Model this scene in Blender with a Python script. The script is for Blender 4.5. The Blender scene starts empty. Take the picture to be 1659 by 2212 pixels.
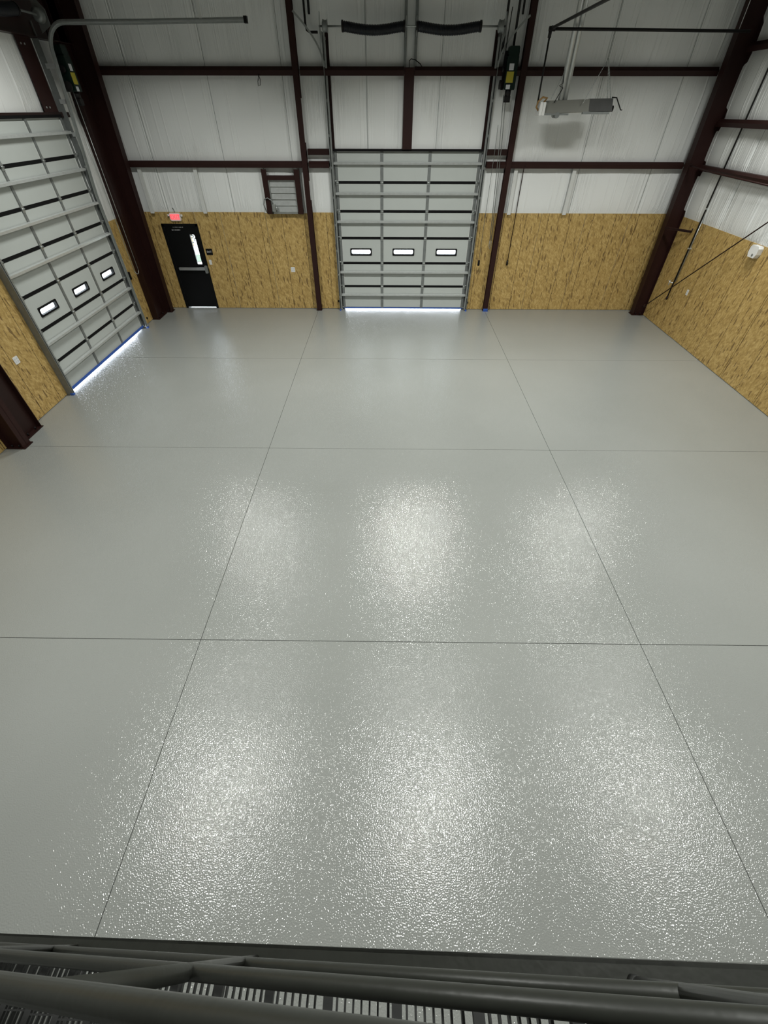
import bpy, math, random
from mathutils import Matrix, Vector

# ------------------------------------------------------------------ camera
SC = bpy.context.scene
COL = SC.collection
CAM_H = 4.436
FPX, PITCH, ROLL, YAW = 897.017, 0.77034, 0.0021, -0.00931


def cam_axes():
    cy, sy, cp, sp = math.cos(YAW), math.sin(YAW), math.cos(PITCH), math.sin(PITCH)
    fwd = Vector((sy * cp, cy * cp, -sp))
    right = Vector((cy, -sy, 0))
    up = right.cross(fwd)
    cr, sr = math.cos(ROLL), math.sin(ROLL)
    return cr * right + sr * up, -sr * right + cr * up, fwd


RIGHT, UP, FWD = cam_axes()
EYE = Vector((0, 0, CAM_H))
cd = bpy.data.cameras.new('camera')
cam = bpy.data.objects.new('camera', cd)
COL.objects.link(cam)
cam.matrix_world = Matrix(((RIGHT.x, UP.x, -FWD.x, EYE.x), (RIGHT.y, UP.y, -FWD.y, EYE.y),
                           (RIGHT.z, UP.z, -FWD.z, EYE.z), (0, 0, 0, 1)))
cd.sensor_fit = 'HORIZONTAL'
cd.sensor_width = 36
cd.lens = FPX / 1659 * 36
cd.clip_start = 0.02
cd.clip_end = 300
SC.camera = cam


def at(x, y, X=None, Y=None, Z=None):
    """photo pixel -> point on the plane X=, Y= or Z= of the building"""
    d = RIGHT * ((x - 829.5) / FPX) - UP * ((y - 1106) / FPX) + FWD
    if X is not None:
        t = X / d.x
    elif Y is not None:
        t = Y / d.y
    else:
        t = (Z - CAM_H) / d.z
    return EYE + d * t


# ------------------------------------------------------------------ world, exposure
w = bpy.data.worlds.new('overcast_sky')
SC.world = w
w.use_nodes = True
w.node_tree.nodes['Background'].inputs[0].default_value = (0.86, 0.93, 1.0, 1)
w.node_tree.nodes['Background'].inputs[1].default_value = 15.0
SC.view_settings.view_transform = 'Standard'
SC.view_settings.look = 'None'
SC.view_settings.exposure = 0.0
SC.view_settings.gamma = 1.0
SC.view_settings.use_curve_mapping = False

LAMP_Z = 6.5
LAMP_W = 152.0
LAMP_SPREAD = math.radians(140)
LAMPS = [(-3.55, 1.9, .8), (0.95, 1.75, .8), (5.6, 1.9, .8),
         (-3.65, 4.1, .3), (0.88, 4.15, .3), (5.55, 4.5, .35),
         (0.88, 9.35, 1.5), (6.0, 9.25, 1.0), (-4.2, 9.35, .9)]
LAMP_WHERE = ['mirrored low on the floor at the left', 'mirrored low on the floor in the middle', 'mirrored low on the floor at the right',
              'mirrored faintly in the floor, middle row at the left', 'mirrored faintly in the floor, middle row in the middle',
              'mirrored faintly in the floor, middle row at the right', 'mirrored in the middle of the floor, farthest row',
              'mirrored on the floor beside the right joint, farthest row', 'mirrored weakly beside the left joint, farthest row']

# ------------------------------------------------------------------ materials
MATS = {}


def new_mat(name):
    m = bpy.data.materials.new(name)
    m.use_nodes = True
    MATS[name] = m
    return m, m.node_tree, m.node_tree.nodes['Principled BSDF']


def plain(name, col, rough=.5, metal=0.0, var=.12, scale=6.0, bump=0.0, bscale=60, spec=.5):
    m, t, b = new_mat(name)
    N, L = t.nodes, t.links
    g = N.new('ShaderNodeNewGeometry')
    n = N.new('ShaderNodeTexNoise')
    n.inputs['Scale'].default_value = scale
    n.inputs['Detail'].default_value = 4
    L.new(g.outputs['Position'], n.inputs['Vector'])
    mx = N.new('ShaderNodeMix')
    mx.data_type = 'RGBA'
    mx.inputs[6].default_value = (*[c * (1 - var) for c in col], 1)
    mx.inputs[7].default_value = (*[min(1, c * (1 + var)) for c in col], 1)
    L.new(n.outputs['Fac'], mx.inputs[0])
    L.new(mx.outputs[2], b.inputs['Base Color'])
    b.inputs['Roughness'].default_value = rough
    b.inputs['Metallic'].default_value = metal
    b.inputs['Specular IOR Level'].default_value = spec
    if bump:
        n2 = N.new('ShaderNodeTexNoise')
        n2.inputs['Scale'].default_value = bscale
        L.new(g.outputs['Position'], n2.inputs['Vector'])
        bp = N.new('ShaderNodeBump')
        bp.inputs['Strength'].default_value = bump
        bp.inputs['Distance'].default_value = .01
        L.new(n2.outputs['Fac'], bp.inputs['Height'])
        L.new(bp.outputs[0], b.inputs['Normal'])
    return m


plain('red_oxide', (.026, .0088, .0074), .5, 0, .2, 5, spec=.25)
plain('red_oxide_gloss', (.020, .0072, .006), .4, 0, .2, 5, spec=.3)
plain('galvanised', (.42, .44, .43), .38, .75, .22, 14)
plain('galvanised_dull', (.24, .255, .25), .5, .5, .22, 12)
plain('galvanised_bright', (.58, .60, .59), .3, .45, .15, 14)
plain('door_grey', (.49, .52, .50), .55, 0, .03, 3)
plain('black_rubber', (.006, .006, .0065), .7, spec=.15)
plain('black_paint', (.004, .0042, .0045), .45, spec=.15)
plain('black_steel', (.010, .009, .009), .45, .2, spec=.3)
plain('spring_black', (.004, .006, .010), .4, 0, spec=.35)
plain('white_plastic', (.78, .78, .76), .4, 0, .03)
plain('white_lumber', (.66, .67, .65), .6, 0, .06)
plain('operator_green', (.003, .013, .009), .4, spec=.3)
plain('label_yellow', (.42, .36, .03), .5)
plain('label_white', (.62, .64, .66), .5)
plain('tape_blue', (.03, .10, .42), .55)
plain('flex_brown', (.30, .17, .05), .45)
plain('stair_paint', (.023, .0245, .0205), .38, 0, .25, 9, .12, 25)
plain('stair_grating', (.022, .023, .022), .45, .2)
plain('joint_dark', (.035, .036, .033), .8)
plain('concrete_apron', (.75, .75, .72), .9, 0, .08, 2)
plain('lawn', (.022, .036, .018), .9, 0, .4, 3)
plain('leaf', (.012, .018, .012), .7, 0, .4, 8)
plain('car_grey', (.07, .075, .08), .25)
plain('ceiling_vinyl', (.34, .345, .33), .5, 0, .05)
plain('silver_reflector', (.30, .30, .27), .4, .5, .06, 5)
plain('reflector_dark', (.20, .20, .20), .3, .8, .3, 4)
plain('sign_text', (.75, .75, .75), .5)
plain('steel_bar', (.45, .45, .45), .35, .8)

m, t, b = new_mat('exit_red')
b.inputs['Base Color'].default_value = (.8, .05, .06, 1)
b.inputs['Emission Color'].default_value = (1, .06, .09, 1)
b.inputs['Emission Strength'].default_value = 1.1
m, t, b = new_mat('exit_glow')
b.inputs['Base Color'].default_value = (.9, .25, .25, 1)
b.inputs['Emission Color'].default_value = (1, .22, .24, 1)
b.inputs['Emission Strength'].default_value = .55

# clear pane: straight-through glass with a weak mirror coat
m, t, b = new_mat('pane_glass')
N, L = t.nodes, t.links
tr = N.new('ShaderNodeBsdfTransparent')
tr.inputs[0].default_value = (.93, .95, .95, 1)
gl = N.new('ShaderNodeBsdfGlossy')
gl.inputs['Roughness'].default_value = .03
fr = N.new('ShaderNodeFresnel')
gb = N.new('ShaderNodeNewGeometry')
io = N.new('ShaderNodeMath'); io.operation = 'MULTIPLY_ADD'     # same clear reflection on both faces of the sheet
io.inputs[1].default_value = 1 / 1.45 - 1.45
io.inputs[2].default_value = 1.45
L.new(gb.outputs['Backfacing'], io.inputs[0])
L.new(io.outputs[0], fr.inputs[0])
mx = N.new('ShaderNodeMixShader')
L.new(fr.outputs[0], mx.inputs[0])
L.new(tr.outputs[0], mx.inputs[1])
L.new(gl.outputs[0], mx.inputs[2])
L.new(mx.outputs[0], N['Material Output'].inputs['Surface'])


def make_floor_mat():
    m, t, b = new_mat('epoxy_floor')
    N, L = t.nodes, t.links
    g = N.new('ShaderNodeNewGeometry')
    n = N.new('ShaderNodeTexNoise')
    n.inputs['Scale'].default_value = .45
    n.inputs['Detail'].default_value = 3
    L.new(g.outputs['Position'], n.inputs['Vector'])
    r = N.new('ShaderNodeValToRGB')
    r.color_ramp.elements[0].position = .3
    r.color_ramp.elements[0].color = (.252, .262, .246, 1)
    r.color_ramp.elements[1].position = .75
    r.color_ramp.elements[1].color = (.280, .290, .274, 1)
    L.new(n.outputs['Fac'], r.inputs[0])
    L.new(r.outputs[0], b.inputs['Base Color'])
    b.inputs['Roughness'].default_value = .085
    b.inputs['IOR'].default_value = 1.5
    n1 = N.new('ShaderNodeTexNoise')
    n1.inputs['Scale'].default_value = 88
    n1.inputs['Detail'].default_value = .5
    n1.inputs['Roughness'].default_value = .6
    L.new(g.outputs['Position'], n1.inputs['Vector'])
    bp = N.new('ShaderNodeBump')
    bp.inputs['Strength'].default_value = 1.0
    bp.inputs['Distance'].default_value = .0027
    L.new(n1.outputs['Fac'], bp.inputs['Height'])
    L.new(bp.outputs[0], b.inputs['Normal'])


make_floor_mat()


def make_osb_mat(name, axis):
    """strand board: flakes stretched up the board, printed 2 ft line with nails. axis = wall's horizontal axis"""
    m, t, b = new_mat(name)
    N, L = t.nodes, t.links
    g = N.new('ShaderNodeNewGeometry')
    sep = N.new('ShaderNodeSeparateXYZ')
    L.new(g.outputs['Position'], sep.inputs[0])
    U = sep.outputs['X' if axis == 0 else 'Y']
    Zo = sep.outputs['Z']

    def flakes(rot, su, sv, seed):
        # rotate the (u, z) plane, squash it, then cells
        c, s = math.cos(rot), math.sin(rot)

        def lin(a, bb, off):
            m1 = N.new('ShaderNodeMath'); m1.operation = 'MULTIPLY'; m1.inputs[1].default_value = a
            L.new(U, m1.inputs[0])
            m2 = N.new('ShaderNodeMath'); m2.operation = 'MULTIPLY_ADD'; m2.inputs[1].default_value = bb
            L.new(Zo, m2.inputs[0]); L.new(m1.outputs[0], m2.inputs[2])
            return m2.outputs[0]
        cb = N.new('ShaderNodeCombineXYZ')
        L.new(lin(c * su, s * su, 0), cb.inputs[0])
        L.new(lin(-s * sv, c * sv, 0), cb.inputs[1])
        cb.inputs[2].default_value = seed
        nz = N.new('ShaderNodeTexNoise'); nz.inputs['Scale'].default_value = .9
        L.new(cb.outputs[0], nz.inputs['Vector'])
        va = N.new('ShaderNodeVectorMath'); va.operation = 'MULTIPLY_ADD'
        L.new(nz.outputs['Color'], va.inputs[0]); va.inputs[1].default_value = (.5, .5, 0)
        L.new(cb.outputs[0], va.inputs[2])
        v = N.new('ShaderNodeTexVoronoi')
        v.inputs['Scale'].default_value = 1
        L.new(va.outputs[0], v.inputs['Vector'])
        sc = N.new('ShaderNodeSeparateColor')
        L.new(v.outputs['Color'], sc.inputs[0])
        return sc.outputs[0], sc.outputs[1]

    a1, a2 = flakes(.25, 44, 11, 1.3)
    b1, b2 = flakes(-.35, 50, 13, 7.7)
    c1, c2 = flakes(.08, 42, 8, 4.1)
    d1, d2 = flakes(.9, 38, 12, 9.4)

    def math2(op, x, y):
        mm = N.new('ShaderNodeMath'); mm.operation = op
        for i, q in enumerate((x, y)):
            if isinstance(q, (int, float)):
                mm.inputs[i].default_value = q
            else:
                L.new(q, mm.inputs[i])
        return mm.outputs[0]
    avg = math2('MULTIPLY', math2('ADD', math2('ADD', a1, b1), d1), .3333)
    r = N.new('ShaderNodeValToRGB')
    e = r.color_ramp.elements
    e[0].position = .2; e[0].color = (.37, .238, .072, 1)
    e[1].position = .85; e[1].color = (.60, .425, .165, 1)
    e2 = r.color_ramp.elements.new(.5); e2.color = (.475, .318, .105, 1)
    L.new(avg, r.inputs[0])
    dark = math2('MULTIPLY', math2('GREATER_THAN', c1, .95), .75)
    dark2 = math2('MULTIPLY', math2('GREATER_THAN', a2, .965), .45)
    mxx = N.new('ShaderNodeMix'); mxx.data_type = 'RGBA'
    L.new(math2('MAXIMUM', dark, dark2), mxx.inputs[0])
    L.new(r.outputs[0], mxx.inputs[6])
    mxx.inputs[7].default_value = (.13, .07, .022, 1)
    # printed framing line every 0.3 m plus nail heads
    fr = math2('FRACT', math2('DIVIDE', math2('ADD', U, 20.0 + (.006 if axis == 0 else 0)), .6), 0)
    ln = math2('LESS_THAN', math2('ABSOLUTE', math2('SUBTRACT', fr, .5), 0), .011)
    fz = math2('ABSOLUTE', math2('SUBTRACT', math2('FRACT', math2('DIVIDE', Zo, .3048), 0), .5), 0)
    fu = math2('ABSOLUTE', math2('SUBTRACT', fr, .5), 0)
    nail = math2('MULTIPLY', math2('LESS_THAN', fu, .018), math2('LESS_THAN', fz, .036))
    mk = math2('MAXIMUM', math2('MULTIPLY', ln, .75), math2('MULTIPLY', nail, .9))
    mx2 = N.new('ShaderNodeMix'); mx2.data_type = 'RGBA'
    L.new(mk, mx2.inputs[0])
    L.new(mxx.outputs[2], mx2.inputs[6])
    mx2.inputs[7].default_value = (.06, .03, .01, 1)
    L.new(mx2.outputs[2], b.inputs['Base Color'])
    b.inputs['Roughness'].default_value = .62
    bp = N.new('ShaderNodeBump'); bp.inputs['Strength'].default_value = .25
    bp.inputs['Distance'].default_value = .003
    L.new(avg, bp.inputs['Height'])
    L.new(bp.outputs[0], b.inputs['Normal'])


make_osb_mat('strand_board_x', 0)
make_osb_mat('strand_board_y', 1)


def make_vinyl():
    """white vinyl facing: upright creases gathered in patches, softly glossy"""
    m, t, b = new_mat('insulation_vinyl')
    N, L = t.nodes, t.links
    g = N.new('ShaderNodeNewGeometry')

    def streak(sx, sz, det):
        mp = N.new('ShaderNodeMapping')
        mp.inputs['Scale'].default_value = (sx, sx, sz)
        L.new(g.outputs['Position'], mp.inputs[0])
        n = N.new('ShaderNodeTexNoise'); n.inputs['Scale'].default_value = 1; n.inputs['Detail'].default_value = det
        L.new(mp.outputs[0], n.inputs['Vector'])
        return n.outputs['Fac']

    def M_(op, x, y=0.0):
        q = N.new('ShaderNodeMath'); q.operation = op
        for i_, v in enumerate((x, y)):
            if isinstance(v, (int, float)):
                q.inputs[i_].default_value = v
            else:
                L.new(v, q.inputs[i_])
        return q.outputs[0]
    ridge = M_('POWER', M_('SUBTRACT', 1.0, M_('MULTIPLY', M_('ABSOLUTE', M_('SUBTRACT', streak(26, .45, 1), .5)), 5.0)), 5.0)
    fine = streak(75, 1.6, 2)
    patch = N.new('ShaderNodeValToRGB')
    patch.color_ramp.elements[0].position = .47
    patch.color_ramp.elements[1].position = .62
    L.new(streak(1.1, .6, 1), patch.inputs[0])
    h = M_('ADD', M_('MULTIPLY', M_('MAXIMUM', ridge, 0.0), 1.0), M_('MULTIPLY', fine, .12))
    h = M_('MULTIPLY', h, M_('ADD', patch.outputs[0], .08))
    bp = N.new('ShaderNodeBump'); bp.inputs['Strength'].default_value = .9
    bp.inputs['Distance'].default_value = .006
    L.new(h, bp.inputs['Height'])
    L.new(bp.outputs[0], b.inputs['Normal'])
    b.inputs['Base Color'].default_value = (.84, .855, .845, 1)
    b.inputs['Roughness'].default_value = .24


make_vinyl()


# ------------------------------------------------------------------ mesh helpers
class MB:
    def __init__(s):
        s.v, s.f, s.sm = [], [], []

    def add(s, vs, fs, smooth=False):
        o = len(s.v)
        s.v += [tuple(p) for p in vs]
        s.f += [tuple(i + o for i in f) for f in fs]
        s.sm += [smooth] * len(fs)
        return s

    def box(s, x0, x1, y0, y1, z0, z1):
        x0, x1 = min(x0, x1), max(x0, x1)
        y0, y1 = min(y0, y1), max(y0, y1)
        z0, z1 = min(z0, z1), max(z0, z1)
        return s.add([(x0, y0, z0), (x1, y0, z0), (x1, y1, z0), (x0, y1, z0),
                      (x0, y0, z1), (x1, y0, z1), (x1, y1, z1), (x0, y1, z1)],
                     [(0, 3, 2, 1), (4, 5, 6, 7), (0, 1, 5, 4), (1, 2, 6, 5), (2, 3, 7, 6), (3, 0, 4, 7)])

    def hexa(s, bottom, top):
        return s.add(list(bottom) + list(top),
                     [(0, 3, 2, 1), (4, 5, 6, 7), (0, 1, 5, 4), (1, 2, 6, 5), (2, 3, 7, 6), (3, 0, 4, 7)])

    def bevbox(s, x0, x1, y0, y1, z0, z1, c):
        """box whose edges round the y axis are chamfered by c"""
        poly = [(x0 + c, z0), (x1 - c, z0), (x1, z0 + c), (x1, z1 - c), (x1 - c, z1), (x0 + c, z1), (x0, z1 - c), (x0, z0 + c)]
        return s.prism(poly, 'y', y0, y1)

    def prism(s, poly, axis, a, b):
        n = len(poly)

        def P(p, q):
            return {'x': (q, p[0], p[1]), 'y': (p[0], q, p[1]), 'z': (p[0], p[1], q)}[axis]
        vs = [P(p, a) for p in poly] + [P(p, b) for p in poly]
        fs = [tuple(range(n)), tuple(reversed(range(n, 2 * n)))]
        fs += [(i, i + n, (i + 1) % n + n, (i + 1) % n) for i in range(n)]
        return s.add(vs, fs)

    def tube(s, pts, r, n=10, caps=True):
        pts = [Vector(p) for p in pts]
        k = len(pts)
        rs = r if isinstance(r, (list, tuple)) else [r] * k
        ref = None
        vs = []
        for i, p in enumerate(pts):
            d = (pts[min(i + 1, k - 1)] - pts[max(i - 1, 0)]).normalized()
            if ref is None:
                ref = Vector((0, 0, 1)) if abs(d.z) < .9 else Vector((1, 0, 0))
            u = (ref - d * ref.dot(d)).normalized()
            ref = u
            v = d.cross(u)
            for j in range(n):
                a = 2 * math.pi * j / n
                vs.append(p + (u * math.cos(a) + v * math.sin(a)) * rs[i])
        fs = []
        for i in range(k - 1):
            for j in range(n):
                fs.append((i * n + j, i * n + (j + 1) % n, (i + 1) * n + (j + 1) % n, (i + 1) * n + j))
        s.add(vs, fs, True)
        if caps:
            o = len(s.v) - len(vs)
            s.f += [tuple(o + j for j in reversed(range(n))), tuple(o + (k - 1) * n + j for j in range(n))]
            s.sm += [False, False]
        return s

    def sweep(s, pts, w, h, side):
        """rectangular bar swept along pts; side = fixed sideways direction (width w), h across"""
        pts = [Vector(p) for p in pts]
        side = Vector(side).normalized()
        k = len(pts)
        vs = []
        for i, p in enumerate(pts):
            d = (pts[min(i + 1, k - 1)] - pts[max(i - 1, 0)]).normalized()
            nn = d.cross(side).normalized()
            vs += [p + side * w / 2 + nn * h / 2, p - side * w / 2 + nn * h / 2,
                   p - side * w / 2 - nn * h / 2, p + side * w / 2 - nn * h / 2]
        fs = [(3, 2, 1, 0), tuple(4 * (k - 1) + j for j in range(4))]
        for i in range(k - 1):
            for j in range(4):
                fs.append((4 * i + j, 4 * i + (j + 1) % 4, 4 * i + 4 + (j + 1) % 4, 4 * i + 4 + j))
        return s.add(vs, fs)


def world_off(p):
    o = Vector((0, 0, 0))
    while p is not None:
        o += p.location
        p = p.parent
    return o


def obj(name, mb, mat, parent=None, local=False, label=None):
    off = Vector((0, 0, 0)) if local or parent is None else world_off(parent)
    me = bpy.data.meshes.new(name)
    me.from_pydata([tuple(Vector(v) - off) for v in mb.v], [], mb.f)
    me.polygons.foreach_set('use_smooth', mb.sm)
    me.materials.append(MATS[mat])
    import bmesh
    bm = bmesh.new(); bm.from_mesh(me)
    bmesh.ops.recalc_face_normals(bm, faces=bm.faces)
    bm.to_mesh(me); bm.free()
    o = bpy.data.objects.new(name, me)
    COL.objects.link(o)
    o.parent = parent
    if label:
        o['label'] = label
    return o


def piece(name, mesh_obj, parent, loc):
    """another piece sharing mesh_obj's mesh"""
    o = bpy.data.objects.new(name, mesh_obj.data)
    COL.objects.link(o)
    o.parent = parent
    o.location = loc
    return o


def pieces(name, mbs, mat, parent, local=False):
    return [obj(name, q, mat, parent, local) for q in mbs]


def stuff(o):
    o['kind'] = 'stuff'
    return o


def tag(o, label, cat, group=None, kind=None):
    o['label'] = label
    o['category'] = cat
    if group:
        o['group'] = group
    if kind:
        o['kind'] = kind
    return o


def thing(name, loc, label, cat, group=None, kind=None, rotz=0):
    e = bpy.data.objects.new(name, None)
    COL.objects.link(e)
    e.location = loc
    e.rotation_euler = (0, 0, rotz)
    e.empty_display_size = .2
    return tag(e, label, cat, group, kind)


def text_mesh(name, body, size, mat, parent, M, depth=.004, local=True):
    cu = bpy.data.curves.new('txt', 'FONT')
    cu.body = body
    cu.size = size
    cu.extrude = depth
    cu.align_x = 'CENTER'
    cu.align_y = 'CENTER'
    to = bpy.data.objects.new('txt', cu)
    COL.objects.link(to)
    bpy.context.view_layer.update()
    me = bpy.data.meshes.new_from_object(to.evaluated_get(bpy.context.evaluated_depsgraph_get()))
    bpy.data.objects.remove(to)
    me.transform(M)
    me.materials.clear()
    me.materials.append(MATS[mat])
    o = bpy.data.objects.new(name, me)
    COL.objects.link(o)
    o.parent = parent
    return o


def B():
    return MB()


# ------------------------------------------------------------------ the shell
D, XL, XR = 13.59, -6.905, 7.652          # board faces of back, left and right walls
CEIL = 8.3
YF = -8.0                                 # wall behind the stair
DX0, DX1, DH = -1.385, 2.275, 3.70        # back sectional door
LY0, LY1, LH = 8.21, 11.87, 4.31          # left sectional door
EX0, EX1, EH = -6.235, -5.275, 2.165      # exit door

g = obj('ground', B().box(-60, 60, -50, 80, -.4, -.05), 'concrete_apron')
tag(g, 'pale concrete yard outside, glaring under the sectional doors', 'ground', kind='structure')

floor = obj('floor', B().box(XL - .2, XR + .2, YF - .1, D + .2, -.2, -.014), 'joint_dark')
tag(floor, 'glossy light grey epoxy floor with sawn control joints', 'floor', kind='structure')
jx = [XL - .02, -2.152, 2.944, XR + .02]
jy = [YF, -5.19, -1.396, 2.411, 6.2195, 10.006, D + .02]
G = .0035
for i in range(3):
    for j in range(6):
        x0, x1 = jx[i] + (G if i else 0), jx[i + 1] - (G if i < 2 else 0)
        y0, y1 = jy[j] + (G if j else 0), jy[j + 1] - (G if j < 5 else 0)
        obj('floor_slab', B().box(x0, x1, y0, y1, -.013, 0), 'epoxy_floor', floor)

ceil = obj('ceiling', B().box(XL - .2, XR + .2, YF - .1, D + .2, CEIL, CEIL + .15), 'ceiling_vinyl')
tag(ceil, 'high roof lining above the frame', 'ceiling', kind='structure')
wf = obj('wall_front', B().box(XL - .2, XR + .2, YF - .25, YF, -.1, CEIL), 'ceiling_vinyl')
tag(wf, 'wall behind the stair', 'wall', kind='structure')

# back wall sheet with the two door openings
yb0, yb1 = D + .014, D + .2
mb = B()
o = .045
mb.box(XL - .2, EX0 + o, yb0, yb1, -.1, CEIL).box(EX0 + o, EX1 - o, yb0, yb1, EH - o, CEIL)
mb.box(EX1 - o, DX0 + o, yb0, yb1, -.1, CEIL).box(DX0 + o, DX1 - o, yb0, yb1, DH - o, CEIL)
mb.box(DX1 - o, XR + .2, yb0, yb1, -.1, CEIL)
wall_back = obj('wall_back', mb, 'ceiling_vinyl')
tag(wall_back, 'far wall with white vinyl insulation above strand board panels', 'wall', kind='structure')
xl0, xl1 = XL - .2, XL - .014
mb = B()
mb.box(xl0, xl1, YF, LY0 + o, -.1, CEIL).box(xl0, xl1, LY0 + o, LY1 - o, LH - o, CEIL).box(xl0, xl1, LY1 - o, D + .2, -.1, CEIL)
wall_left = obj('wall_left', mb, 'ceiling_vinyl')
tag(wall_left, 'left wall with the tall sectional door in strand board', 'wall', kind='structure')
wall_right = obj('wall_right', B().box(XR + .014, XR + .2, YF, D + .2, -.1, CEIL), 'ceiling_vinyl')
tag(wall_right, 'right wall with strand board below and white insulation above', 'wall', kind='structure')

# ---- strand board panels
OT = 2.438


def boards(wall, axis, cuts, face, zt, sign, mat, z0=.012):
    for a, c in zip(cuts[:-1], cuts[1:]):
        j = random.Random(int(a * 100)).uniform(-.002, .003)
        a2, c2 = a + .005, c - .005
        t0, t1 = face + sign * j, face + sign * .013
        if axis == 0:
            obj('strand_board', B().box(a2, c2, t0, t1, z0, zt), mat, wall)
        else:
            obj('strand_board', B().box(t0, t1, a2, c2, z0, zt), mat, wall)


boards(wall_back, 0, [XL + .01, EX0], D, OT, 1, 'strand_board_x')
boards(wall_back, 0, [EX0, EX1], D, OT, 1, 'strand_board_x', EH)
boards(wall_back, 0, [EX1, -4.576, -3.355], D, OT, 1, 'strand_board_x')
boards(wall_back, 0, [-3.355, -2.15], D, OT - .02, 1, 'strand_board_x')
boards(wall_back, 0, [-2.15, DX0 - .09], D, OT, 1, 'strand_board_x')
boards(wall_back, 0, [DX1 + .09, 2.9, 4.093, 5.285, 6.48, XR - .01], D, OT, 1, 'strand_board_x')
boards(wall_left, 1, [1.3, 2.5, 3.7, 4.9, 6.1, 6.95, LY0 - .09], XL, OT, -1, 'strand_board_y')
boards(wall_left, 1, [LY1 + .15, 12.6, D - .01], XL, OT, -1, 'strand_board_y')
boards(wall_right, 1, [1.95, 3.15, 4.35, 5.55, 6.75, 7.95, 9.15, 10.35, 11.55, 12.75, D - .01], XR, OT, 1, 'strand_board_y')


# ---- vinyl faced insulation, one sheet per roll width and girt bay
def insulation(wall, axis, cuts, bays, face, sign, seed, fold=1.0):
    """sheets pillow out between the girts and pucker in upright folds. sign: +1 sheet bulges toward -axis"""
    rnd = random.Random(seed)
    for c in cuts[1:-1]:
        for z0, z1 in bays:
            sm_ = B().box(c - .004, c + .004, face - .004, face + .004, z0, z1) if axis == 0 else B().box(face - .004, face + .004, c - .004, c + .004, z0, z1)
            obj('seam_tape', sm_, 'galvanised_dull', wall)
    for ci, (a, c) in enumerate(zip(cuts[:-1], cuts[1:])):
        # folds continue from bay to bay
        folds = []
        for k in range(int(8 * fold * (c - a))):
            edge = rnd.random() < .6
            u = (rnd.choice((0, 1)) + rnd.choice((-1, 1)) * abs(rnd.gauss(0, .1))) if edge else rnd.random()
            folds.append((min(.98, max(.02, u)) * (c - a), rnd.uniform(.007, .018), rnd.uniform(.005, .013) * min(fold, 1.3),
                          rnd.uniform(-.02, .02), rnd.random()))
        for bi, (z0, z1) in enumerate(bays):
            nu, nv = max(8, int((c - a) / .008)), 10
            vs, fs = [], []
            for j in range(nv + 1):
                v = j / nv
                for i in range(nu + 1):
                    u = i / nu
                    x = (c - a) * u
                    h = .035 * (1 - (2 * u - 1) ** 6) * (1 - (2 * v - 1) ** 4)
                    h += .004 * math.sin(x * 5 + seed + ci * 2 + bi) * min(1, v * 6, (1 - v) * 6)
                    for (fx, fw, fa, fs_, fp) in folds:
                        q = (x - fx - fs_ * (v - .5)) / fw
                        if abs(q) < 3:
                            fade = min(1, v * 6, (1 - v) * 6) * (.35 + .65 * abs(math.sin(3.1 * (v + fp + bi * .37))))
                            h += fa * fade * math.exp(-q * q)
                    h = max(h, 0) * (1 if 0 < i < nu else 0)
                    zz = z0 + (z1 - z0) * v
                    if axis == 0:
                        vs.append((a + x, face - sign * h, zz))
                    else:
                        vs.append((face - sign * h, a + x, zz))
            n1 = nu + 1
            for j in range(nv):
                for i in range(nu):
                    fs.append((j * n1 + i, j * n1 + i + 1, (j + 1) * n1 + i + 1, (j + 1) * n1 + i))
            obj('insulation_sheet', B().add(vs, fs, True), 'insulation_vinyl', wall)


seams = [XL, -5.95, -4.16, -2.45, -.55, 1.13, 2.96, 4.79, 6.6, XR]
G1, G2 = (3.375, 3.50), (4.97, 5.115)
insulation(wall_back, 0, seams[:4] + [DX0], [(2.42, 3.40)], D + .01, 1, 3)
insulation(wall_back, 0, [DX1, 2.96, 4.79, 6.6, XR], [(2.42, 3.40)], D + .01, 1, 5)
insulation(wall_back, 0, seams, [(3.46, 5.0), (5.08, 6.6), (6.6, CEIL)], D + .01, 1, 8)
insulation(wall_right, 1, [2.5, 4.3, 6.1, 7.95, 9.75, 11.6, D], [(2.42, 3.40), (3.42, 4.2), (4.24, 5.36), (5.4, 6.8), (6.8, CEIL)], XR + .01, 1, 21, 1.2)
insulation(wall_left, 1, [2.5, 4.3, 6.2, LY0], [(2.42, 4.33), (4.33, 6.2), (6.2, CEIL)], XL - .01, -1, 31)
insulation(wall_left, 1, [LY0, 10.0, LY1], [(4.36, 6.2), (6.2, CEIL)], XL - .01, -1, 35)
insulation(wall_left, 1, [LY1, 13.0, D], [(2.42, 4.33), (4.33, 6.2), (6.2, CEIL)], XL - .01, -1, 39)


# ------------------------------------------------------------------ steelwork
def girt(name, axis, a, c, z0, z1, face, sign, label, mat='red_oxide', dep=.16):
    """cold-formed zed girt: upper half leans back, lower lip turns under. sign +1: room on the minus side"""
    f = lambda d: face - sign * d
    zm = z0 + (z1 - z0) * .58
    poly = [(f(-.012), z1), (f(dep - .05), z1), (f(dep), zm), (f(dep - .012), z0), (f(dep - .035), z0), (f(dep - .035), z0 + .012), (f(-.012), z0 + .012)]
    o = obj(name, B().prism(poly, 'x' if axis == 0 else 'y', a, c), mat)
    return tag(o, label, 'beam', 'wall girts')


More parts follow.
